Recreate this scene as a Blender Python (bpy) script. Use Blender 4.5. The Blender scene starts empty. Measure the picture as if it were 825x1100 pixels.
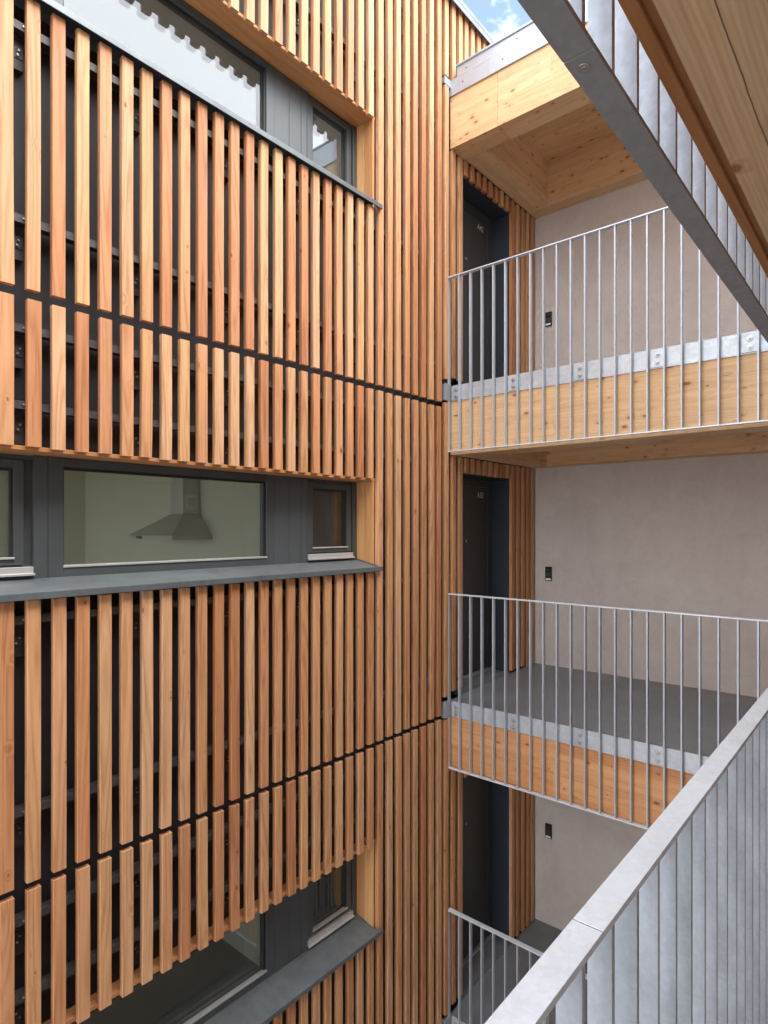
import bpy, bmesh, math, random
from mathutils import Vector
random.seed(11)
S = bpy.context.scene
COL = S.collection
R = math.radians

# ------------------------------------------------------------------ helpers
class MB:
    """collects boxes / prisms in world coordinates and links them as one mesh object"""
    def __init__(self):
        self.v = []; self.f = []; self.m = []
    def box(self, x0, x1, y0, y1, z0, z1, mat=0, rot=0.0):
        p = [(x0,y0,z0),(x1,y0,z0),(x1,y1,z0),(x0,y1,z0),(x0,y0,z1),(x1,y0,z1),(x1,y1,z1),(x0,y1,z1)]
        if rot:
            cx, cy, zc = (x0+x1)/2, (y0+y1)/2, (z0+z1)/2
            c, s = math.cos(rot), math.sin(rot)            # lean about the y axis
            p = [(cx+(a-cx)*c-(z-zc)*s, b, zc+(a-cx)*s+(z-zc)*c) for a,b,z in p]
        n = len(self.v); self.v += p
        self.f += [tuple(n+i for i in q) for q in ((0,3,2,1),(4,5,6,7),(0,1,5,4),(1,2,6,5),(2,3,7,6),(3,0,4,7))]
        self.m += [mat]*6
        return self
    def prism(self, poly, axis, a, b, mat=0):
        """poly: list of 2D points, extruded along axis ('x','y','z') from a to b"""
        def P(u, w, t):
            return {'x':(t,u,w),'y':(u,t,w),'z':(u,w,t)}[axis]
        n = len(self.v); k = len(poly)
        self.v += [P(u,w,a) for u,w in poly] + [P(u,w,b) for u,w in poly]
        fs = [tuple(n+i for i in reversed(range(k))), tuple(n+k+i for i in range(k))]
        fs += [(n+i, n+(i+1)%k, n+k+(i+1)%k, n+k+i) for i in range(k)]
        self.f += fs; self.m += [mat]*len(fs)
        return self
    def cyl(self, c, axis, r, h, seg=14, mat=0, r2=None):
        r2 = r if r2 is None else r2
        n = len(self.v)
        for t, rr in ((0,r),(h,r2)):
            for i in range(seg):
                a = 2*math.pi*i/seg; u, w = rr*math.cos(a), rr*math.sin(a)
                d = {'x':(t,u,w),'y':(u,t,w),'z':(u,w,t)}[axis]
                self.v.append((c[0]+d[0], c[1]+d[1], c[2]+d[2]))
        fs = [tuple(n+i for i in reversed(range(seg))), tuple(n+seg+i for i in range(seg))]
        fs += [(n+i, n+(i+1)%seg, n+seg+(i+1)%seg, n+seg+i) for i in range(seg)]
        self.f += fs; self.m += [mat]*len(fs)
        return self
    def build(self, name, mats, parent=None, bevel=0.0, seg=2):
        if not isinstance(mats, (list, tuple)): mats = [mats]
        root = parent
        org = Vector((0,0,0))
        while root is not None:
            org += root.location; root = root.parent
        me = bpy.data.meshes.new(name)
        me.from_pydata([tuple(Vector(p)-org) for p in self.v], [], self.f)
        for mt in mats: me.materials.append(mt)
        me.polygons.foreach_set('material_index', self.m)
        bm = bmesh.new(); bm.from_mesh(me)
        bmesh.ops.recalc_face_normals(bm, faces=bm.faces)
        bm.to_mesh(me); bm.free()
        o = bpy.data.objects.new(name, me); COL.objects.link(o)
        if parent is not None: o.parent = parent
        if bevel:
            b = o.modifiers.new('bevel', 'BEVEL'); b.width = bevel; b.segments = seg
            b.limit_method = 'ANGLE'; b.angle_limit = R(40)
        return o

def thing(name, label, cat, loc=(0,0,0), group=None, kind=None):
    o = bpy.data.objects.new(name, None); COL.objects.link(o)
    o.location = loc; o.empty_display_size = .2
    return tag(o, label, cat, group, kind)
def tag(o, label, cat, group=None, kind=None):
    o['label'] = label; o['category'] = cat
    if group: o['group'] = group
    if kind: o['kind'] = kind
    return o
def copy_tree(o, parent=None):
    c = o.copy(); COL.objects.link(c)
    if parent is not None: c.parent = parent
    for ch in list(o.children): copy_tree(ch, c)
    return c

# ------------------------------------------------------------------ materials
class NT:
    def __init__(self, name):
        self.mat = bpy.data.materials.new(name); self.mat.use_nodes = True
        self.t = self.mat.node_tree; self.t.nodes.clear()
        self.out = self.n('ShaderNodeOutputMaterial')
    def n(self, ty, **kw):
        nd = self.t.nodes.new(ty)
        for k, v in kw.items():
            if k.startswith('_'): setattr(nd, k[1:], v)
            else: nd.inputs[k.replace('__',' ')].default_value = v
        return nd
    def l(self, a, b): self.t.links.new(a, b)
    def math(self, op, a, b=None, clamp=False):
        m = self.t.nodes.new('ShaderNodeMath'); m.operation = op; m.use_clamp = clamp
        for i, x in enumerate((a, b)):
            if x is None: continue
            if isinstance(x, (int, float)): m.inputs[i].default_value = x
            else: self.l(x, m.inputs[i])
        return m.outputs[0]
    def vmath(self, op, a, b=None):
        m = self.t.nodes.new('ShaderNodeVectorMath'); m.operation = op
        for i, x in enumerate((a, b)):
            if x is None: continue
            if isinstance(x, (tuple, list)): m.inputs[i].default_value = x
            else: self.l(x, m.inputs[i])
        return m.outputs[0]
    def ramp(self, fac, stops, interp='LINEAR'):
        r = self.t.nodes.new('ShaderNodeValToRGB'); cr = r.color_ramp; cr.interpolation = interp
        while len(cr.elements) < len(stops): cr.elements.new(.5)
        for e, (p, c) in zip(cr.elements, stops):
            e.position = p; e.color = (c, c, c, 1) if isinstance(c, (int, float)) else (*c, 1)
        self.l(fac, r.inputs[0]); return r.outputs[0]
    def mix(self, fac, a, b, mode='MIX'):
        m = self.t.nodes.new('ShaderNodeMix'); m.data_type = 'RGBA'; m.blend_type = mode
        for i, x in ((0, fac), (6, a), (7, b)):
            if isinstance(x, (int, float)): m.inputs[i].default_value = x
            elif isinstance(x, tuple): m.inputs[i].default_value = (*x, 1)
            else: self.l(x, m.inputs[i])
        return m.outputs[2]
    def noise(self, vec, scale, detail=3, rough=.55, dist=0.0, dim='3D'):
        nd = self.t.nodes.new('ShaderNodeTexNoise'); nd.noise_dimensions = dim
        nd.inputs['Scale'].default_value = scale; nd.inputs['Detail'].default_value = detail
        nd.inputs['Roughness'].default_value = rough; nd.inputs['Distortion'].default_value = dist
        self.l(vec, nd.inputs['Vector']); return nd.outputs[0]
    def bump(self, h, strength=.3, dist=.01):
        b = self.t.nodes.new('ShaderNodeBump'); b.inputs['Strength'].default_value = strength
        b.inputs['Distance'].default_value = dist; self.l(h, b.inputs['Height']); return b.outputs[0]
    def bsdf(self, col, rough=.6, metal=0.0, normal=None, spec=.5):
        p = self.t.nodes.new('ShaderNodeBsdfPrincipled')
        for k, x in (('Base Color', col), ('Roughness', rough), ('Metallic', metal), ('Specular IOR Level', spec)):
            if isinstance(x, (int, float)): p.inputs[k].default_value = x
            elif isinstance(x, tuple): p.inputs[k].default_value = (*x, 1)
            else: self.l(x, p.inputs[k])
        if normal is not None: self.l(normal, p.inputs['Normal'])
        self.l(p.outputs[0], self.out.inputs[0]); return p

def wood(name, tones, axis='z', lam=None, knots=.5, ks=(.05,.11), fine=1.0, kscale=9.0, rough=.62, grain=.32, pitchy=0.0, ripple=0.0, cracks=()):
    """tones: list of colours picked per board. axis: grain direction. lam: lamella height (m) for glued timber."""
    w = NT(name)
    co = w.n('ShaderNodeTexCoord').outputs['Object']
    isl = w.n('ShaderNodeNewGeometry').outputs['Random Per Island']
    oi = w.n('ShaderNodeObjectInfo').outputs['Random']
    seed = w.math('ADD', w.math('MULTIPLY', isl, 91.7), w.math('MULTIPLY', oi, 37.3))
    sep = w.n('ShaderNodeSeparateXYZ'); w.l(co, sep.inputs[0])
    ax = 'xyz'.index(axis)
    al = sep.outputs[ax]; cr = [sep.outputs[i] for i in range(3) if i != ax]
    tone_key = w.math('FRACT', w.math('ADD', isl, w.math('MULTIPLY', oi, 7.31)))
    if lam:
        # glued lamellae: board id from both cross axes (each face shows one of them)
        c0 = w.math('FLOOR', w.math('DIVIDE', w.math('ADD', cr[0], 50.013), lam))
        c1 = w.math('FLOOR', w.math('DIVIDE', w.math('ADD', cr[1], 50.021), lam))
        cid = w.math('ADD', w.math('MULTIPLY', c0, 7.31), w.math('MULTIPLY', c1, 3.17))
        # boards are finger jointed end to end
        wn0 = w.n('ShaderNodeTexWhiteNoise', _noise_dimensions='1D'); w.l(cid, wn0.inputs['W'])
        seg = w.math('FLOOR', w.math('ADD', w.math('MULTIPLY', al, .42), w.math('MULTIPLY', wn0.outputs[0], 5.0)))
        cid = w.math('ADD', cid, w.math('MULTIPLY', seg, 1.713))
        wn = w.n('ShaderNodeTexWhiteNoise', _noise_dimensions='1D'); w.l(w.math('ADD', cid, seed), wn.inputs['W'])
        tone_key = wn.outputs[0]
        seed = w.math('ADD', seed, w.math('MULTIPLY', wn.outputs[0], 53.0))
    # grain space: stretched along the axis, shifted per board
    comb = w.n('ShaderNodeCombineXYZ')
    w.l(w.math('ADD', w.math('MULTIPLY', cr[0], 1.0), seed), comb.inputs[0])
    w.l(w.math('ADD', w.math('MULTIPLY', cr[1], 1.0), w.math('MULTIPLY', seed, .37)), comb.inputs[1])
    w.l(w.math('ADD', w.math('MULTIPLY', al, .055), w.math('MULTIPLY', seed, .7)), comb.inputs[2])
    g = comb.outputs[0]
    # knots
    kc = w.n('ShaderNodeCombineXYZ')
    w.l(w.math('ADD', w.math('MULTIPLY', cr[0], 1.0), seed), kc.inputs[0])
    w.l(w.math('ADD', w.math('MULTIPLY', cr[1], 1.0), w.math('MULTIPLY', seed, .61)), kc.inputs[1])
    w.l(w.math('ADD', w.math('MULTIPLY', al, .55), w.math('MULTIPLY', seed, .83)), kc.inputs[2])
    vo = w.n('ShaderNodeTexVoronoi', Scale=kscale, Randomness=1.0); w.l(kc.outputs[0], vo.inputs['Vector'])
    sepc = w.n('ShaderNodeSeparateColor'); w.l(vo.outputs['Color'], sepc.inputs[0])
    gate = w.math('LESS_THAN', sepc.outputs[0], knots)
    size = w.math('ADD', ks[0], w.math('MULTIPLY', w.math('POWER', sepc.outputs[1], 2.0), ks[1]))
    kd = w.math('DIVIDE', vo.outputs['Distance'], size)
    kd = w.math('ADD', kd, w.math('MULTIPLY', w.math('SUBTRACT', w.noise(kc.outputs[0], 60, 2), .5), .6))
    kmask = w.math('MULTIPLY', w.ramp(kd, [(.0, 1), (.55, .9), (1.0, 0)]), gate)
    khalo = w.math('MULTIPLY', w.ramp(w.math('MULTIPLY', kd, .4), [(.1, 1), (1.0, 0)], 'EASE'), gate)
    # growth rings (flat-sawn contours) + fibre
    n1 = w.noise(g, 7.0*fine, 1.5, .45)
    rings = w.math('SINE', w.math('MULTIPLY', w.math('ADD', n1, w.math('MULTIPLY', khalo, .10)), 105.0))
    rings = w.math('POWER', w.math('ADD', w.math('MULTIPLY', rings, .5), .5), 2.2)
    n2 = w.noise(g, 190*fine, 3, .6)
    n3 = w.noise(g, 18*fine, 3, .6)
    base = w.ramp(tone_key, [(i/max(1, len(tones)-1), c) for i, c in enumerate(tones)])
    dark = w.mix(1.0, base, (.63, .46, .33), 'MULTIPLY')
    col = w.mix(w.math('MULTIPLY', rings, grain), base, dark)
    col = w.mix(w.math('MULTIPLY', w.ramp(n2, [(.35, 0), (.75, 1)]), .38), col, dark)
    lightc = w.mix(1.0, base, (1.22, 1.2, 1.15), 'MULTIPLY')
    col = w.mix(w.math('MULTIPLY', w.ramp(n3, [(.42, 0), (.7, 1)]), .6), col, lightc)
    if pitchy:
        n5 = w.noise(g, 34, 2, .6)
        col = w.mix(w.math('MULTIPLY', w.ramp(n5, [(.62, 0), (.72, 1)]), pitchy), col, dark)
    kn_col = w.mix(1.0, base, (.36, .2, .12), 'MULTIPLY')
    col = w.mix(w.math('MULTIPLY', khalo, .35), col, dark)
    col = w.mix(w.math('MULTIPLY', kmask, .95), col, kn_col)
    h = w.math('ADD', w.math('MULTIPLY', n2, .6), w.math('MULTIPLY', rings, -.5))
    if lam:
        for c in cr:
            fr = w.math('FRACT', w.math('DIVIDE', w.math('ADD', c, 50.017), lam))
            ln = w.math('LESS_THAN', w.math('MINIMUM', fr, w.math('SUBTRACT', 1.0, fr)), .0045)
            col = w.mix(w.math('MULTIPLY', ln, .33), col, dark)
    if ripple:
        wv = w.n('ShaderNodeTexWave', Scale=34.0, Distortion=3.0, Detail=3.0)
        wv.inputs['Detail Scale'].default_value = 2.5
        w.l(g, wv.inputs['Vector'])
        col = w.mix(w.math('MULTIPLY', wv.outputs['Fac'], ripple), col, dark)
    for c, at in cracks:
        nz = w.noise(co, 3.0, 4, .6)
        d = w.math('ABSOLUTE', w.math('ADD', w.math('SUBTRACT', sep.outputs[c], at), w.math('MULTIPLY', w.math('SUBTRACT', nz, .5), .016)))
        col = w.mix(w.math('MULTIPLY', w.math('LESS_THAN', d, .0011), .8), col, (.05,.03,.015))
    w.bsdf(col, rough, 0, w.bump(h, .25, .002), .35)
    return w.mat

def galv(name, base=(.47,.485,.50), metal=.45, rough=.47, stain=.5, scale=70, axis_z=True):
    w = NT(name)
    co = w.n('ShaderNodeTexCoord').outputs['Object']
    isl = w.n('ShaderNodeObjectInfo').outputs['Random']
    sh = w.vmath('ADD', co, None); add = sh.node
    cb = w.n('ShaderNodeCombineXYZ'); 
    for i in range(3): w.l(w.math('MULTIPLY', isl, 31.0+7*i), cb.inputs[i])
    w.l(cb.outputs[0], add.inputs[1])
    vo = w.n('ShaderNodeTexVoronoi', Scale=scale); w.l(sh, vo.inputs['Vector'])
    sc = w.n('ShaderNodeSeparateColor'); w.l(vo.outputs['Color'], sc.inputs[0])
    n = w.noise(sh, 5.0, 5, .62, .4)
    mp = w.n('ShaderNodeMapping'); mp.inputs['Scale'].default_value = (1, 1, .22) if axis_z else (.5, .5, 1)
    w.l(sh, mp.inputs[0])
    n2 = w.noise(mp.outputs[0], 22, 4, .6)
    v = w.math('ADD', w.math('MULTIPLY', sc.outputs[0], .085), w.math('MULTIPLY', w.ramp(n, [(.3,0),(.75,1)]), .30*stain))
    v = w.math('ADD', v, w.math('MULTIPLY', w.ramp(n2, [(.35,0),(.8,1)]), .30*stain))
    v = w.math('SUBTRACT', 1.12, v)
    # each plate left the zinc bath a little lighter or darker
    v = w.math('MULTIPLY', v, w.math('ADD', .92, w.math('MULTIPLY', isl, .13)))
    col = w.mix(1.0, base, w.n('ShaderNodeCombineColor').outputs[0], 'MULTIPLY')
    cc = col.node.inputs[7].links[0].from_node
    for i in range(3): w.l(v, cc.inputs[i])
    r = w.math('ADD', rough-.06, w.math('MULTIPLY', sc.outputs[1], .14))
    w.bsdf(col, r, metal, w.bump(w.math('ADD', n2, n), .08, .002))
    return w.mat

def plain(name, col, rough=.5, metal=0.0, var=.12, scale=6, bump=0.0, bscale=120, spec=.5, streak=False):
    w = NT(name)
    co = w.n('ShaderNodeTexCoord').outputs['Object']
    n = w.noise(co, scale, 5, .6)
    if streak:
        mp = w.n('ShaderNodeMapping'); mp.inputs['Scale'].default_value = (1, 1, .12); w.l(co, mp.inputs[0])
        n = w.math('MULTIPLY', w.math('ADD', n, w.noise(mp.outputs[0], scale*2, 4, .6)), .5)
    c = w.mix(w.ramp(n, [(.3, 0), (.7, 1)]), tuple(x*(1-var) for x in col), tuple(x*(1+var) for x in col))
    nb = w.bump(w.noise(co, bscale, 4, .6), bump, .004) if bump else None
    w.bsdf(c, w.math('ADD', rough-.05, w.math('MULTIPLY', n, .1)), metal, nb, spec)
    return w.mat

def glass(name, tint=(.80,.83,.80), ior=1.9):
    w = NT(name)
    fr = w.n('ShaderNodeFresnel')
    bf = w.n('ShaderNodeNewGeometry').outputs['Backfacing']      # same reflectance on both faces of the pane
    w.l(w.math('ADD', ior, w.math('MULTIPLY', bf, 1/ior-ior)), fr.inputs['IOR'])
    tr = w.n('ShaderNodeBsdfTransparent'); tr.inputs[0].default_value = (*tint, 1)
    gl = w.n('ShaderNodeBsdfGlossy'); gl.inputs['Roughness'].default_value = .0; gl.inputs[0].default_value = (.95,.97,1,1)
    mx = w.n('ShaderNodeMixShader'); w.l(fr.outputs[0], mx.inputs[0]); w.l(tr.outputs[0], mx.inputs[1]); w.l(gl.outputs[0], mx.inputs[2])
    w.l(mx.outputs[0], w.out.inputs[0]); return w.mat

M = {}
LARCH = [(0.430,0.179,0.077),(0.550,0.275,0.132),(0.600,0.347,0.189),(0.510,0.227,0.101),(0.620,0.376,0.212),(0.460,0.193,0.085),(0.585,0.333,0.165),(0.555,0.289,0.140),(0.490,0.236,0.112)]
M['larch']   = wood('larch_slats', LARCH, 'z', None, .5, (.05,.10), 1.0, 11.0, .6, .62, .55)
M['larch_x'] = wood('larch_boards_lengthwise', [(.52,.235,.09),(.58,.28,.12),(.55,.25,.10)], 'x', None, .3)
M['larch_reveal'] = wood('larch_reveal_boards', [(.46,.2,.075),(.66,.38,.165),(.60,.33,.13),(.52,.24,.095)], 'z', None, .3)
SPRUCE = [(.63,.41,.215),(.67,.45,.25),(.64,.415,.22),(.70,.49,.285),(.63,.41,.225)]
M['glulam']  = wood('glued_spruce_beam', SPRUCE, 'y', .16, .95, (.07,.2), .8, 15.0, .55, .3)
M['glulam_orange'] = wood('glued_larch_beam', [(.50,.235,.095),(.58,.29,.13),(.54,.26,.105),(.60,.32,.15)], 'y', .16, .95, (.07,.2), .8, 15.0, .55, .36)
M['glulam_x'] = wood('glued_spruce_cross_beam', SPRUCE, 'x', .16, .9, (.07,.2), .8, 15.0, .55, .3)
M['ceiling'] = wood('spruce_ceiling_panel', [(.66,.42,.215),(.70,.45,.235),(.67,.43,.22)], 'y', .20, .9, (.07,.2), .8, 14.0, .55, .3)
M['soffit']  = wood('spruce_soffit_panel', [(.62,.46,.28),(.67,.50,.305),(.64,.475,.29)], 'x', .29, .6, (.08,.25), .8, 8.0, .6, .34, 0, .3, ((1, .785), (1, .47)))
M['edge_board'] = wood('brown_edge_board', [(.36,.165,.06),(.40,.19,.075)], 'x', None, .4)
M['galv']    = galv('galvanised_steel', (.46,.50,.55), .4, .45, .12)
M['galv_bar']= galv('galvanised_flat_bar', (.48,.525,.585), .3, .5, .9, 110)
M['galv_rail'] = galv('galvanised_handrail', (.68,.735,.79), .3, .42, .35, 120, False)
M['galv_band'] = galv('galvanised_edge_band', (.53,.56,.595), .45, .42, .6, 60, False)
M['zinc']    = galv('zinc_flashing', (.42,.465,.52), .5, .4, .15, 60, False)
M['galv_rail_shade_plate'] = galv('galvanised_rail_shade_and_plate', (.33,.35,.37), .3, .55, .4)  # darker zinc: underside shade painted on bottom rails, plain grey on edge plates
M['bolt']    = plain('bolt_steel', (.46,.47,.48), .38, .8, .1, 40)
M['membrane']= plain('black_facade_membrane', (.026,.025,.028), .6, 0, .25, 3, .15, 60)
M['batten']  = plain('black_painted_batten', (.052,.052,.056), .5, 0, .35, 30, .4, 90)
M['frame']   = plain('anthracite_window_frame', (.072,.080,.084), .38, .15, .14, 5, 0, 0, .5, True)
M['panel']   = plain('anthracite_panel', (.085,.093,.098), .42, .15, .08, 3, streak=True)
M['gasket']  = plain('black_gasket', (.012,.012,.012), .6)
M['sill']    = plain('grey_metal_sill', (.135,.150,.160), .36, .35, .26, 6, .05, 40, .5, True)
M['silver']  = plain('bare_aluminium', (.66,.66,.65), .34, .6, .05, 10)
M['door']    = plain('anthracite_door_leaf', (.046,.048,.051), .42, 0, .08, 3)
M['lining']  = plain('dark_blue_grey_lining', (.034,.041,.052), .36, 0, .08, 3)
M['white']   = plain('white_print', (.75,.75,.73), .5)
M['threshold'] = plain('threshold_aluminium', (.5,.5,.49), .4, .5)
M['floor']   = plain('dark_grey_floor_coating', (.20,.206,.215), .36, 0, .16, 2.6, .12, 220)
M['black']   = plain('black_plastic', (.012,.011,.011), .32)
M['glass']   = glass('window_glass')
M['room']    = plain('pale_green_room_paint', (.50,.51,.42), .8, 0, .03, 2)
M['roomgrey'] = plain('pale_grey_room_paint', (.55,.56,.57), .8, 0, .03, 2)
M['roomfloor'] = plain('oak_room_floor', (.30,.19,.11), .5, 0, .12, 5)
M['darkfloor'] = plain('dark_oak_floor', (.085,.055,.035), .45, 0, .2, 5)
M['walnut'] = wood('walnut_wardrobe', [(.11,.062,.034),(.16,.09,.048),(.07,.042,.026)], 'z', None, .05)
M['steel']   = plain('brushed_hood_steel', (.52,.52,.50), .38, .55, .06, 20)
M['paving']  = plain('grey_concrete_paving', (.30,.29,.28), .8, 0, .15, 1.5, .3, 60)
M['concrete'] = plain('pale_concrete_deck', (.46,.45,.43), .75, 0, .1, 3, .2, 80)  # pale tone chosen to bounce light onto the soffit above
M['render'] = plain('off_white_render', (.74,.72,.68), .85, 0, .04, 2, .3, 120)  # off-white chosen so the rear wall bounces light onto the soffits
M['roofing'] = plain('grey_roofing', (.16,.16,.165), .8, 0, .1, 2)

def plaster():
    w = NT('trowelled_plaster')
    co = w.n('ShaderNodeTexCoord').outputs['Object']
    a = w.noise(co, 1.4, 5, .62, .6); b = w.noise(co, 9, 5, .65, .8); c = w.noise(co, 160, 3, .6)
    mp = w.n('ShaderNodeMapping'); mp.inputs['Scale'].default_value = (1, 1, .12); w.l(co, mp.inputs[0])
    e = w.noise(mp.outputs[0], 5, 4, .6)
    v = w.math('ADD', w.math('ADD', w.math('MULTIPLY', a, .45), w.math('MULTIPLY', b, .35)), w.math('MULTIPLY', e, .20))
    col = w.ramp(v, [(.36, (.50,.432,.388)), (.5, (.56,.492,.448)), (.64, (.61,.545,.50))])
    sp = w.n('ShaderNodeTexVoronoi', Scale=38.0); w.l(co, sp.inputs['Vector'])
    col = w.mix(w.math('MULTIPLY', w.math('LESS_THAN', sp.outputs['Distance'], .09), .14), col, (.2,.165,.15))
    h = w.math('ADD', w.math('MULTIPLY', b, 1.2), w.math('MULTIPLY', c, .5))
    w.bsdf(col, .85, 0, w.bump(h, .55, .008), .25)
    return w.mat
M['plaster'] = plaster()

# ------------------------------------------------------------------ dimensions (metres; x along the slatted facade, y across the court)
YF = 3.28            # front plane of the slats
ST = .034            # slat thickness
YM = 3.40            # membrane
P0, PITCH, SW = 1.1455, .1199, .063
YW = 3.49            # window frame plane
XC = 4.85            # front plane of the balcony beams
XP = 6.60            # plaster wall
ROOFZ = 12.74
DZ = 2.98
LEV = {2: 3.0, 3: 6.0, 4: 9.0}

def slat_x(k):
    if k >= 33: return 5.085 + .118*(k-33)
    return P0 + PITCH*k

# ------------------------------------------------------------------ ground
g = MB(); g.box(-300, 300, -300, 300, -.3, 0)
gr = g.build('ground', M['paving']); gr['kind'] = 'structure'

# ------------------------------------------------------------------ slatted building
B = thing('slatted_building', 'timber apartment building clad in vertical larch slats over black backing, with dark ribbon windows', 'building', (1.5, 3.3, 0))

win_dz = (-DZ, 0.0, DZ)
XL, XR = .30, 3.75      # window band limits

def slat_panel(ks, z0, z1, jit=.0025, yo=0.0):
    m = MB()
    for k in ks:
        x = slat_x(k) + random.uniform(-.0022, .0022)
        w_ = SW + random.uniform(-.002, .002)
        y = YF + yo + random.uniform(-.0012, .0012)
        a, b = z0 + random.uniform(-jit, jit), z1 + random.uniform(-jit, jit)
        c = .0025
        t = ST
        poly = [(x, y+c), (x+c, y), (x+w_-c, y), (x+w_, y+c), (x+w_, y+t), (x, y+t)]
        lean = random.uniform(-.0008, .0008); bow = random.gauss(0, .0012)*(b-a); kick = random.choice((0, 0, 0, 0, 0, 1))*random.uniform(-.006, .006)
        lv = 7; n = len(m.v); K = len(poly); zc = (a+b)/2
        for i in range(lv):
            q = i/(lv-1); Z = a+(b-a)*q
            dx = lean*(Z-zc) + bow*math.sin(math.pi*q) + (kick*(1-q)**3 if b-a > .6 else 0)
            m.v += [(u+dx, w, Z) for u, w in poly]
        fs = [tuple(n+i for i in reversed(range(K))), tuple(n+K*(lv-1)+i for i in range(K))]
        for l in range(lv-1):
            fs += [(n+K*l+i, n+K*l+(i+1)%K, n+K*(l+1)+(i+1)%K, n+K*(l+1)+i) for i in range(K)]
        m.f += fs; m.m += [0]*len(fs)
    return m.build('slat_panel', M['larch'], B)

WIN = range(-7, 22)
LEFT = range(-23, -7)
RIGHT = range(22, 30)
# over / between / under the windows
for z0, z1 in ((11.0, 12.70), (8.828, 10.262), (8.05, 8.780), (5.897, 7.290), (5.055, 5.855), (2.93, 4.312), (2.1, 2.885), (.05, 2.05)):
    slat_panel(WIN, z0, z1)
for z0, z1 in ((8.828, 12.70), (5.897, 8.780), (2.93, 5.855), (.05, 2.885)):
    slat_panel(RIGHT, z0, z1); slat_panel(LEFT, z0, z1)
# slat at the corner, interrupted at each balcony edge
for z0, z1 in ((11.925, 12.70), (9.055, 11.83), (6.055, 8.835), (3.055, 5.835), (.05, 2.835)):
    slat_panel([30], z0, z1)
# slats beside and above the flat doors, inside the balconies
for L in LEV.values():
    top = L + (2.268 if L > 8 else 2.338)
    slat_panel([31, 32], L+.085, top)
    slat_panel(range(41, 46), L+.075, top)
    slat_panel(range(33, 41), L+2.118+(.07 if L < 8 else 0), top)
slat_panel(list(range(31, 46)), 11.80, 12.70)

# black membrane wall with the openings left free
def wall_with_openings():
    m = MB()
    y0, y1 = YM, 3.60
    m.box(-1.7, XL-.03, y0, y1, 0, 12.70)
    zs = [0]
    for d in win_dz: zs += [7.30+d, 8.06+d]
    zs.append(12.70)
    for i in range(0, len(zs), 2): m.box(XL-.03, XR+.02, y0, y1, zs[i], zs[i+1])
    m.box(XR+.02, 5.06, y0, y1, 0, 12.70)
    zs = [0]
    for L in LEV.values(): zs += [L+.02, L+2.20 if L < 8 else L+2.13]
    zs.append(12.70)
    for i in range(0, len(zs), 2): m.box(5.06, 6.035, y0, y1, zs[i], zs[i+1])
    m.box(6.035, XP, y0, y1, 0, 12.70)
    m.box(XP, 9.0, y0, y1, 11.6, 12.70)
    return m.build('backing_wall', M['membrane'], B)
wall_with_openings()

# horizontal battens carrying the slats (with screws and small brackets)
bz = []
for base in (10.13, 9.18, 8.64, 8.26): bz += [base, base-2.935, base-5.87]
bz += [12.2, 11.45, .6, 1.3]
for z in bz:
    m = MB()
    inwin = any(7.30+d-.05 < z < 8.06+d+.05 for d in win_dz)
    spans = [(XR+.03, 5.04)] if inwin else [(-1.7, 5.04)]
    for a, b in spans:
        m.box(a, b, YF+ST+.002, YM-.03, z-.022, z+.018)
        x = a + .35
        while x < b:
            m.box(x-.03, x+.03, YM-.032, YM-.002, z-.19, z+.0, 0)
            m.box(x-.032, x+.026, YM-.036, YM-.030, z-.135, z-.075, 0)
            for q in (-.095, -.12): m.cyl((x+random.uniform(-.01,.01), YM-.042, z+q), 'y', .006, .012, 8, 1)
            m.cyl((x+.01, YF+ST-.004, z), 'y', .005, .008, 8, 1)
            x += .62
    m.build('batten', [M['batten'], M['bolt']], B)

# metal coping on the parapet
m = MB(); m.box(-1.75, 9.0, 3.235, 3.70, ROOFZ-.045, ROOFZ); m.box(-1.75, 9.0, 3.235, 3.243, ROOFZ-.10, ROOFZ-.047)
m.build('coping', M['sill'], B, .003)
# roof slab, floors and rooms behind the facade
m = MB(); m.box(-1.7, 9.0, 3.60, 9.4, 12.35, 12.55); m.build('roof', M['roofing'], B)

def room(d):
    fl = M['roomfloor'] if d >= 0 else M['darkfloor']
    z0, z1 = 6.05+d, 8.56+d
    m = MB()
    m.box(4.0, 4.12, 3.602, 9.2, z0, z1)                    # partition
    # end wall left open: unseen opening added to light the room
    m.box(-1.6, -1.5, 3.602, 4.0, z0, z1); m.box(-1.6, -1.5, 9.0, 9.2, z0, z1); m.box(-1.6, -1.5, 4.0, 9.0, z1-.12, z1)
    m.box(-1.6, 4.12, 9.2, 9.35, z0, z1)
    if d < 0: m.box(-1.6, -1.5, 4.0, 9.0, z0, z0+1.5)  # unseen low wall added to darken the lowest room
    m.box(-1.6, 4.12, 3.602, 9.35, z1+.002, z1+.15)
    # plastered reveals and inner face of the outer wall
    m.box(-1.5, XL-.05, 3.602, 3.66, z0, z1); m.box(XR+.03, 4.0, 3.602, 3.66, z0, z1)
    m.box(XL-.05, XR+.03, 3.602, 3.66, z0, 7.33+d); m.box(XL-.05, XR+.03, 3.602, 3.66, 8.045+d, z1)
    m.box(-1.6, 4.12, 3.602, 9.35, z0-.2, z0-.002, 1)
    # worktop under the hood
    if d >= 0: m.box(3.38, 3.998, 5.2, 9.19, z0, z0+.90, 0)
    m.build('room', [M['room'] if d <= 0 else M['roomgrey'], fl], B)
for d in win_dz: room(d)

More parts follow.
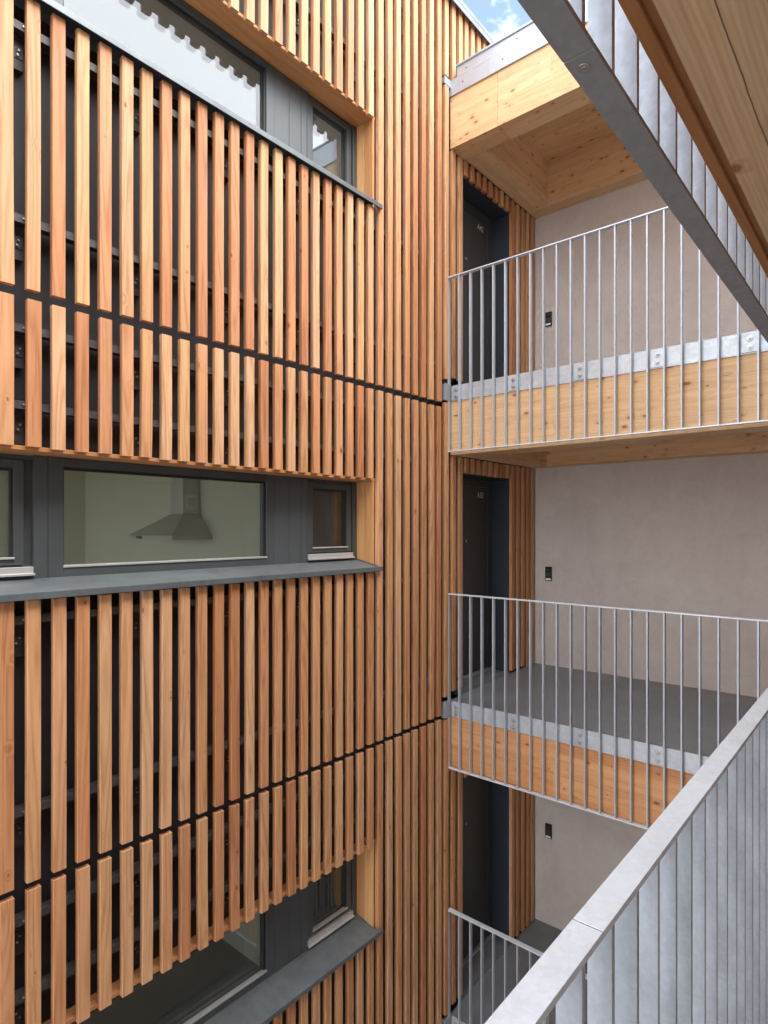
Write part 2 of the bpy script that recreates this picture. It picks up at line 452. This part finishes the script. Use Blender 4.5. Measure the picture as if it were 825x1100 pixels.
# ---- window bands
def window_band(d):
    zt, zb = 8.035+d, 7.375+d
    # timber soffit and reveals round the opening
    m = MB(); m.box(XL-.02, XR+.03, YF+ST+.001, YM+.11, zt, zt+.022)
    m.build('window_soffit', M['larch_x'], B, .002)
    m = MB()
    for (a, b) in ((YF+ST+.001, YF+.125), (YF+.127, YM+.115)):
        m.box(XR, XR+.022, a, b, 7.30+d, zt-.001)
    m.build('window_reveal', M['larch_reveal'], B, .0015)
    m = MB(); m.box(XL-.022, XL, YF+ST+.001, YM+.115, 7.30+d, zt-.001)
    m.build('window_reveal', M['larch_reveal'], B, .0015)
    # fixed window
    fx = MB()
    fx.box(1.322, 1.400, YW, YW+.08, zb, zt-.002)
    fx.box(2.795, 2.868, YW, YW+.08, zb, zt-.002)
    fx.box(1.4005, 2.7945, YW, YW+.08, zb, 7.432+d)
    fx.box(1.4005, 2.7945, YW, YW+.08, 7.985+d, zt-.002)
    f = fx.build('fixed_window', M['frame'], B, .002)
    p = MB(); p.box(1.401, 2.794, YW+.032, YW+.056, 7.433+d, 7.984+d); p.build('pane', M['glass'], f)
    p = MB()
    p.box(1.401, 1.410, YW+.020, YW+.031, 7.446+d, 7.984+d); p.box(2.778, 2.794, YW+.010, YW+.031, 7.446+d, 7.984+d)
    p.box(1.410, 2.778, YW+.020, YW+.031, 7.968+d, 7.984+d)
    p.build('gasket', M['gasket'], f)
    p = MB(); p.box(1.398, 2.798, YW-.006, YW+.030, 7.4325+d, 7.445+d); p.build('drip_strip', M['silver'], f, .0015)
    # grey boards between the windows
    m = MB()
    for a, b in ((2.870, 3.008), (3.012, 3.127), (3.131, 3.188)): m.box(a, b, YW+.003, YW+.06, zb, zt-.002)
    m.box(2.868, 3.189, YW+.012, YW+.07, zb, zt-.002)
    m.build('infill_panel', M['panel'], B, .0015)
    # opening windows right and left of it
    for (o0, o1, s0, s1, q0, q1) in ((3.190, 3.748, 3.203, 3.690, 3.254, 3.636), (XL+.001, 1.320, .36, 1.205, .412, 1.155)):
        m = MB()
        m.box(o0, s0, YW, YW+.09, zb, zt-.002)
        m.box(s1+(.045 if s1 < 2 else .012), o1, YW, YW+.09, zb, zt-.002)
        m.box(s0, s1+.05 if s1 < 2 else s1+.012, YW+.022, YW+.09, zb, 7.455+d)
        m.box(s0, s1+.05 if s1 < 2 else s1+.012, YW+.022, YW+.09, 8.005+d, zt-.002)
        m.box(s1, s1+(.045 if s1 < 2 else .012), YW+.03, YW+.09, 7.455+d, 8.005+d)
        f = m.build('casement_window', M['frame'], B, .002)
        m = MB()
        m.box(s0+.001, q0, YW+.006, YW+.075, 7.457+d, 8.003+d); m.box(q1, s1-.001, YW+.006, YW+.075, 7.457+d, 8.003+d)
        m.box(q0, q1, YW+.006, YW+.075, 7.457+d, 7.487+d); m.box(q0, q1, YW+.006, YW+.075, 7.960+d, 8.003+d)
        m.build('sash', M['frame'], f, .003)
        m = MB(); m.box(q0+.0005, q1-.0005, YW+.034, YW+.058, 7.4875+d, 7.9595+d); m.build('pane', M['glass'], f)
        m = MB(); m.box(q1-.016, q1-.0008, YW+.012, YW+.033, 7.495+d, 7.9592+d); m.box(q0+.0008, q1-.017, YW+.020, YW+.033, 7.945+d, 7.9592+d); m.build('gasket', M['gasket'], f)
        m = MB(); m.box(q0-.004, q1+.004, YW-.004, YW+.032, 7.4876+d, 7.498+d)
        m.box(s0-.01, s1+(.04 if s1 < 2 else .004), YW-.012, YW+.02, 7.408+d, 7.446+d)
        m.box(s0-.014, s1+(.044 if s1 < 2 else .008), YW-.026, YW-.0125, 7.400+d, 7.412+d)
        m.build('drip_strip', M['silver'], f, .0015)
    # folded metal sill
    so = -.010 if d > 0 else 0.0
    zb2 = 7.296 + d + so
    m = MB()
    poly = [(3.250, zb2), (3.250, zb2+.036), (3.4895, zb+.008), (3.4895, zb-.012), (3.2545, zb2+.022), (3.2545, zb2)]
    m.prism(poly, 'x', XL+.001, XR-.001)
    m.prism([(3.250, zb2), (3.250, zb2+.036), (3.277, zb2+.041), (3.277, zb2)], 'x', XR-.0005, XR+.055)
    m.prism([(3.252, zb2+.032), (3.252, zb2+.046), (3.4895, zb+.020), (3.4895, zb+.004)], 'x', XR-.008, XR-.0015)
    m.build('window_sill', M['sill'], B, .002)
for d in win_dz: window_band(d)

# ---- flat doors
def flat_door(L, number):
    head = L + (2.118 if L > 8 else 2.185)
    x0, x1 = 5.075, 6.022
    m = MB()
    m.box(x0-.012, x0, 3.318, 3.60, L+.066, head+.01); m.box(x1, x1+.012, 3.318, 3.60, L+.066, head+.01)
    m.box(x0, x1, 3.318, 3.60, head, head+.012)
    m.build('door_lining', M['lining'], B)
    m = MB()
    m.box(x0+.001, x0+.055, 3.525, 3.62, L+.07, head-.001); m.box(x1-.092, x1-.001, 3.525, 3.62, L+.07, head-.001)
    m.box(x0+.055, x1-.092, 3.525, 3.62, head-.088, head-.001)
    fr = m.build('door', M['door'], B, .003)
    m = MB(); m.box(x0+.058, x1-.096, 3.532, 3.60, L+.092, head-.092); m.build('leaf', M['door'], fr, .003)
    m = MB(); m.box(x0+.001, x1-.001, 3.50, 3.60, L+.060, L+.088); m.build('threshold', M['threshold'], fr, .002)
    m = MB(); m.cyl((5.492, 3.524, L+1.51), 'y', .013, .008, 20); m.cyl((5.492, 3.521, L+1.51), 'y', .006, .003, 12, 1)
    m.build('peephole', [M['silver'], M['black']], fr)
    m = MB(); m.cyl((5.18, 3.48, L+1.08), 'y', .010, .055, 14); m.box(5.17, 5.30, 3.468, 3.484, L+1.07, L+1.09)
    m.build('handle', M['silver'], fr, .002)
    if number:
        cu = bpy.data.curves.new('door_number', 'FONT'); cu.body = number; cu.size = .085; cu.extrude = .0008
        cu.align_x = 'RIGHT'; cu.space_character = 1.05
        cu.materials.append(M['white'])
        tmp = bpy.data.objects.new('lettering', cu); COL.objects.link(tmp)
        bpy.context.view_layer.update()
        me = bpy.data.meshes.new_from_object(tmp.evaluated_get(bpy.context.evaluated_depsgraph_get()))
        bpy.data.objects.remove(tmp); me.name = 'door_number'
        o = bpy.data.objects.new('door_number', me); COL.objects.link(o); o.parent = fr
        o.location = Vector((5.845, 3.5305, head-.205)) - B.location
        o.rotation_euler = (R(90), 0, 0); o.scale = (.86, 1, 1)
for L, n in ((9.0, 'A42'), (6.0, 'A32'), (3.0, None)): flat_door(L, n)

# ------------------------------------------------------------------ plaster wall at the back of the balconies
m = MB(); m.box(XP, XP+.25, -1.8, 3.398, 0, 11.60)
tag(m.build('plaster_wall', M['plaster']), 'grey beige trowelled plaster wall rising behind all the balconies', 'wall', kind='thing')

# ------------------------------------------------------------------ balconies
def balcony(name, L, zbot, front, label, ye=-1.8):
    T = thing(name, label, 'balcony', (5.7, 1.5, zbot), 'timber balconies across the end of the court')
    ztop = L - .004
    m = MB(); m.box(XC, XC+.30, ye, 3.298, zbot, ztop-.012); m.build('front_beam', front, T, .003)
    m = MB(); m.box(XC+.301, 6.40, 3.045, 3.277, zbot+.0005, ztop-.16); m.build('side_beam', M['glulam_x'], T, .003)
    m = MB(); m.box(6.401, XP-.002, ye, 3.277, zbot+.001, ztop-.16); m.build('rear_beam', M['glulam'], T, .003)
    m = MB(); m.box(XC+.301, 6.40, ye, 3.044, ztop-.17, ztop-.162); m.build('ceiling_panel', M['ceiling'], T)
    m = MB(); m.prism([(XC+.012, L-.0145), (XP-.002, L-.0145), (XP-.002, L+.064), (XC+.012, L+.004)], 'y', ye, 3.30)
    m.box(5.06, 6.035, 3.301, 3.52, L-.01, L+.058)
    m.build('floor_slab', M['floor'], T)
    m = MB()
    y = 3.262; first = True
    for y0 in (1.405, -1.0):
        m.box(XC-.009, XC-.001, y0, y-.0015, L-.147, L+.003); y = y0
    m.build('edge_band', M['galv_band'], T, .0015)
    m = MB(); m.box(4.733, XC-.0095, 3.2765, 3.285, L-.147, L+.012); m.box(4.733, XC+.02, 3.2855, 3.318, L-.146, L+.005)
    m.build('edge_plate', M['galv_rail_shade_plate'], T, .0015)
    return T
balcony('timber_balcony', 9.0, 8.345, M['glulam'], 'topmost timber balcony, pale spruce beam with galvanised edge strip, in front of door A42')
balcony('timber_balcony', 6.0, 5.372, M['glulam_orange'], 'middle timber balcony with orange larch beam and dark grey floor in front of door A32')
balcony('timber_balcony', 3.0, 2.365, M['glulam_orange'], 'lowest timber balcony, dark floor mostly hidden below the middle balcony')

# roof over the top balcony
T = thing('timber_overhang', 'flat timber roof overhang with coffered spruce ceiling and zinc flashing above the topmost balcony', 'roof', (5.7, 1.5, 11.27), kind='thing')
zb = 11.272
m = MB(); m.box(XC, XC+.245, 2.783, 3.300, zb, 11.80); m.box(XC, XC+.245, -.6, 2.781, zb, 11.80); m.build('front_beam', M['glulam'], T, .003)
m = MB(); m.box(XC+.246, 6.409, 3.045, 3.277, zb+.0005, 11.80); m.build('side_beam', M['glulam_x'], T, .003)
m = MB(); m.box(6.41, XP-.002, -.6, 3.277, zb+.001, 11.80); m.build('rear_beam', M['glulam'], T, .003)
m = MB(); m.box(XC+.246, 6.409, -.6, 3.044, 11.768, 11.80); m.build('ceiling_panel', M['ceiling'], T)
m = MB(); m.box(XC+.04, XP+.3, -.6, 3.275, 11.801, 11.98); m.build('roof_deck', M['roofing'], T)
m = MB()
m.box(XC-.018, XC-.003, -.6, 3.300, 11.760, 11.905)
m.box(XC-.018, XC+.028, -.6, 3.300, 11.9055, 11.911)
m.box(XC+.022, XC+.036, -.6, 3.235, 11.9115, 12.040)
m.box(XC+.008, XC+.16, -.6, 3.235, 12.0405, 12.058)
for z, yy in ((11.84, (3.14, 2.72, 2.3, 1.8)), (11.985, (3.13, 2.6, 2.1))):
    for y in yy: m.cyl((XC+(-.018 if z < 11.9 else .022)-.004, y, z), 'x', .007, .006, 10, 1)
m.build('flashing', [M['zinc'], M['sill']], T, .002)
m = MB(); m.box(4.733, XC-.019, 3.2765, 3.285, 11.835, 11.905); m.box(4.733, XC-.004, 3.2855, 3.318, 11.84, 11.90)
m.build('edge_plate', M['galv_rail_shade_plate'], T, .0015)

# ------------------------------------------------------------------ galvanised railings
GX = 4.813
def railing_across(L, label):
    T = thing('balcony_railing', label, 'railing', (GX, 1.8, L), 'galvanised balcony railings')
    m = MB(); m.box(GX-.024, GX+.024, 1.412, 3.292, L+1.017, L+1.027); m.box(GX-.024, GX+.024, .43, 1.4105, L+1.017, L+1.027)
    m.build('handrail', M['galv_rail'], T, .0015)
    m = MB(); m.box(GX-.020, GX+.020, .43, 3.290, L-.632, L-.622); m.build('bottom_rail', M['galv_rail'], T, .0015)
    for i in range(24):
        y = 3.284 - .1208*i
        m = MB(); m.box(GX-.0185, GX+.0185, y-.006, y+.006, L-.6215, L+1.0165); m.build('baluster', M['galv'], T, .001)
        if i % 5 == 1:
            m = MB(); m.box(GX+.0195, XC-.0095, y-.008, y+.105, L-.138, L-.004)
            c = m.build('fixing_plate', M['galv_band'], T, .0015)
            m = MB()
            for z in (L-.045, L-.105):
                m.cyl((GX+.0125, y+.055, z), 'x', .019, .0068, 18)
                m.cyl((GX+.0035, y+.055, z), 'x', .0115, .0088, 6)
                m.cyl((GX-.0025, y+.055, z), 'x', .006, .0058, 10)
            m.build('bolt', M['bolt'], c, .001)
    return T
railing_across(9.0, 'galvanised flat bar railing on the topmost balcony beside door A42')
railing_across(6.0, 'galvanised flat bar railing on the middle balcony beside door A32')
railing_across(3.0, 'galvanised flat bar railing on the lowest balcony, only its corner showing')

GY = .3765
def railing_along(L, label):
    T = thing('walkway_railing', label, 'railing', (1.5, GY, L), 'galvanised walkway railings')
    m = MB()
    xs = [-3.2, -1.26, .936, 3.13, 4.835]
    for a, b in zip(xs, xs[1:]): m.box(a+.0013, b-.0013, GY-.0245, GY+.0245, L+1.014, L+1.026)
    for a in xs[1:-1]: m.box(a-.004, a+.004, GY-.0238, GY+.0238, L+1.0145, L+1.0252, 1)
    m.build('handrail', [M['galv_rail'], M['gasket']], T, .0006)
    m = MB()
    xs = [-3.2, -1.30, .900, 3.09, 4.835]
    for a, b in zip(xs, xs[1:]):
        m.box(a+.001, b-.001, GY-.0245, GY+.0245, L-.630, L-.620)
        m.cyl((a+.028, GY+.003, L-.632), 'z', .010, .0025, 16, 1); m.cyl((a+.028, GY+.003, L-.6335), 'z', .0052, .003, 6, 1)
    m.build('bottom_rail', [M['galv_rail_shade_plate'], M['bolt']], T, .0015)
    k = -34
    while True:
        x = .993 + .1208*k
        k += 1
        if x > 4.82: break
        m = MB(); m.box(x-.006, x+.006, GY-.020, GY+.0215, L-.6195, L+1.0135); m.build('baluster', M['galv_bar'], T, .001)
        if k % 5 == 0:
            m = MB(); m.box(x-.008, x+.105, .3095, GY-.0205, L-.138, L-.128); m.box(x-.008, x+.105, .3095, .317, L-.127, L-.004)
            m.build('fixing_plate', M['galv_band'], T, .0015)
    return T
railing_along(6.0, 'near galvanised railing of broad flat bars with pale seamed handrail, in front of the balconies')
railing_along(9.0, 'overhead galvanised railing seen from below, dark flat bottom rail and pale bars')

# ------------------------------------------------------------------ walkway where the photographer stands, and the one above
def walkway(L, label):
    T = thing('timber_walkway', label, 'walkway', (1.0, -.6, L), 'timber walkways along the court')
    zb = L - .668
    m = MB(); m.box(-4.0, XC-.001, .2615, .2815, zb, L-.16); m.build('edge_board', M['edge_board'], T, .002)
    m = MB(); m.box(-4.0, XC-.001, .249, .2613, zb+.012, L-.16); m.build('shadow_strip', M['edge_board'], T)
    m = MB(); m.box(-4.0, XC-.001, -.93, .2485, zb+.004, L-.16); m.box(-4.0, XC-.001, -1.8, -.934, zb+.004, L-.16); m.build('soffit_panel', M['soffit'], T, .002)
    m = MB(); m.box(-4.0, XC-.001, -1.8, .292, L-.1595, L); m.build('floor_slab', M['concrete'], T)
    m = MB(); m.box(-4.0, XC-.011, .300, .3085, L-.147, L+.003); m.build('edge_band', M['galv_band'], T, .0015)
    return T
walkway(9.0, 'timber walkway overhead, knotty spruce soffit panel with brown edge board')
walkway(6.0, 'timber walkway underfoot behind the near railing, level with the middle balcony')
walkway(3.0, 'timber walkway one storey below, mostly hidden under the near railing')

# building behind the photographer (seen only in the window reflections)
T = thing('rear_building', 'plastered building behind the walkways, seen only as a reflection in the windows', 'building', (1, -2, 0))
m = MB(); m.box(-5.0, 7.0, -2.1, -1.802, 0, 11.9); m.build('wall', M['render'], T)
m = MB(); m.box(-5.0, XC-.02, -1.80, .28, 11.30, 11.75); m.build('roof', M['glulam_x'], T)

# ------------------------------------------------------------------ intercoms
for L, lab in ((9.0, 'black intercom panel on plaster wall of the topmost balcony'), (6.0, 'black intercom panel on plaster wall of the middle balcony'), (3.0, 'black intercom panel on plaster wall of the lowest balcony')):
    z = L + (1.06, 1.12, 1.15)[int((9-L)/3)]
    y = 3.112
    I = thing('intercom', lab, 'intercom', (XP, y, z), 'wall intercoms')
    m = MB(); m.box(XP-.022, XP-.0005, y-.040, y+.040, z-.082, z+.082); b = m.build('housing', M['black'], I, .006, 3)
    m = MB(); m.box(XP-.0245, XP-.0222, y-.030, y+.030, z-.072, z-.052); m.build('name_plate', M['white'], I)
    m = MB(); m.cyl((XP-.0255, y, z+.045), 'x', .012, .0033, 16); m.box(XP-.0245, XP-.0222, y-.026, y+.026, z-.036, z+.012); m.build('button', M['door'], I)

# ------------------------------------------------------------------ cooker hood in the middle room
H = thing('cooker_hood', 'steel pyramid cooker hood with square duct behind the middle window', 'cooker hood', (3.75, 6.4, 7.5))
y0, y1, zh = 5.96, 6.92, 7.52
def frustum(mb, b, t, z0, z1):
    n = len(mb.v)
    mb.v += [(b[0],b[2],z0),(b[1],b[2],z0),(b[1],b[3],z0),(b[0],b[3],z0),(t[0],t[2],z1),(t[1],t[2],z1),(t[1],t[3],z1),(t[0],t[3],z1)]
    mb.f += [tuple(n+i for i in q) for q in ((0,3,2,1),(4,5,6,7),(0,1,5,4),(1,2,6,5),(2,3,7,6),(3,0,4,7))]; mb.m += [0]*6
m = MB(); m.box(3.50, 3.999, y0, y1, zh, zh+.045); frustum(m, (3.50,3.999,y0,y1), (3.774,3.999,6.20,6.446), zh+.0455, zh+.29)
m.build('canopy', M['steel'], H, .002)
m = MB(); m.box(3.774, 3.999, 6.20, 6.446, zh+.2905, 8.55); d_ = m.build('duct', M['steel'], H, .002)
m = MB(); m.box(3.805, 3.965, 6.192, 6.1995, zh+.34, zh+.51); m.build('vent_grille', M['silver'], d_)
m = MB(); m.box(3.84, 3.93, 6.188, 6.1915, zh+.375, zh+.475); m.build('vent_flap', M['steel'], d_)
m = MB(); m.box(3.494, 3.4995, 6.60, 6.72, zh+.006, zh+.036); m.build('switch', M['black'], H)

# wardrobes standing behind the small casement windows
for d, lab in ((0.0, 'dark brown wardrobe behind the small middle casement window, beside the cooker hood room'), (-DZ, 'dark brown wardrobe behind the small lowest casement window')):
    H = thing('wardrobe', lab, 'wardrobe', (3.6, 3.85, 6.05+d), 'brown wardrobes behind windows')
    m = MB(); m.box(3.23, 3.99, 3.705, 4.0, 6.055+d, 8.45+d); m.build('carcass', M['walnut'], H, .003)
    for a, b in ((3.232, 3.405), (3.409, 3.62), (3.624, 3.80), (3.804, 3.988)):
        m = MB(); m.box(a, b, 3.685, 3.7045, 6.12+d, 8.44+d); m.build('door', M['walnut'], H, .002)

# ------------------------------------------------------------------ world, sun, camera
SUN_EL, SUN_AZ = R(58), R(-80)      # azimuth from +x towards +y; the sun is veiled by bright cloud
W = bpy.data.worlds.new('World'); S.world = W; W.use_nodes = True
t = W.node_tree; t.nodes.clear()
out = t.nodes.new('ShaderNodeOutputWorld'); bg = t.nodes.new('ShaderNodeBackground'); bg.inputs[1].default_value = .10
sky = t.nodes.new('ShaderNodeTexSky'); sky.sky_type = 'NISHITA'; sky.sun_disc = False
sky.sun_elevation = SUN_EL; sky.sun_rotation = math.pi/2 - SUN_AZ
sky.air_density = 1.0; sky.dust_density = 1.5; sky.ozone_density = 1.0
tc = t.nodes.new('ShaderNodeTexCoord')
mp = t.nodes.new('ShaderNodeMapping'); mp.inputs['Scale'].default_value = (1, 1, 1.8); mp.inputs['Location'].default_value = (3.1, 1.7, .4)
no = t.nodes.new('ShaderNodeTexNoise'); no.inputs['Scale'].default_value = 2.3; no.inputs['Detail'].default_value = 7; no.inputs['Roughness'].default_value = .58
sp = t.nodes.new('ShaderNodeSeparateXYZ')
ma = t.nodes.new('ShaderNodeMath'); ma.operation = 'MULTIPLY_ADD'; ma.inputs[1].default_value = .32
cr = t.nodes.new('ShaderNodeValToRGB'); cr.color_ramp.elements[0].color = (.02,.02,.02,1); cr.color_ramp.elements[0].position = .47; cr.color_ramp.elements[1].position = .62
mx = t.nodes.new('ShaderNodeMix'); mx.data_type = 'RGBA'; mx.inputs[7].default_value = (12.9, 13.3, 14.0, 1)
L_ = t.links.new
L_(tc.outputs['Generated'], mp.inputs[0]); L_(mp.outputs[0], no.inputs['Vector']); L_(tc.outputs['Generated'], sp.inputs[0])
dp = t.nodes.new('ShaderNodeVectorMath'); dp.operation = 'DOT_PRODUCT'; dp.inputs[1].default_value = (-.3, -.62, .55)
L_(tc.outputs['Generated'], dp.inputs[0]); L_(dp.outputs['Value'], ma.inputs[0]); L_(no.outputs[0], ma.inputs[2]); L_(ma.outputs[0], cr.inputs[0])
L_(cr.outputs[0], mx.inputs[0]); L_(sky.outputs[0], mx.inputs[6]); L_(mx.outputs[2], bg.inputs[0]); L_(bg.outputs[0], out.inputs[0])

sl = bpy.data.lights.new('sun', 'SUN'); sl.energy = 1.5; sl.angle = R(40); sl.color = (1, .97, .93)
so = bpy.data.objects.new('sun', sl); COL.objects.link(so)
sd = Vector((math.cos(SUN_EL)*math.cos(SUN_AZ), math.cos(SUN_EL)*math.sin(SUN_AZ), math.sin(SUN_EL)))
so.rotation_euler = (-sd).to_track_quat('-Z', 'Y').to_euler(); so.location = sd*30

cam = bpy.data.cameras.new('camera'); co = bpy.data.objects.new('camera', cam); COL.objects.link(co)
co.location = (0, 0, 7.65); co.rotation_euler = (R(90), 0, R(40.4-90))
cam.sensor_fit = 'VERTICAL'; cam.sensor_height = 36; cam.lens = 654.5/1100*36
cam.shift_y = 17/1100; cam.clip_start = .02; cam.clip_end = 1000
S.camera = co
S.view_settings.view_transform = 'Standard'; S.view_settings.look = 'None'
S.view_settings.exposure = 1.9; S.view_settings.gamma = 1
S.render.engine = 'CYCLES'
S.cycles.max_bounces = 12; S.cycles.diffuse_bounces = 6; S.cycles.transparent_max_bounces = 16
S.cycles.use_denoising = True
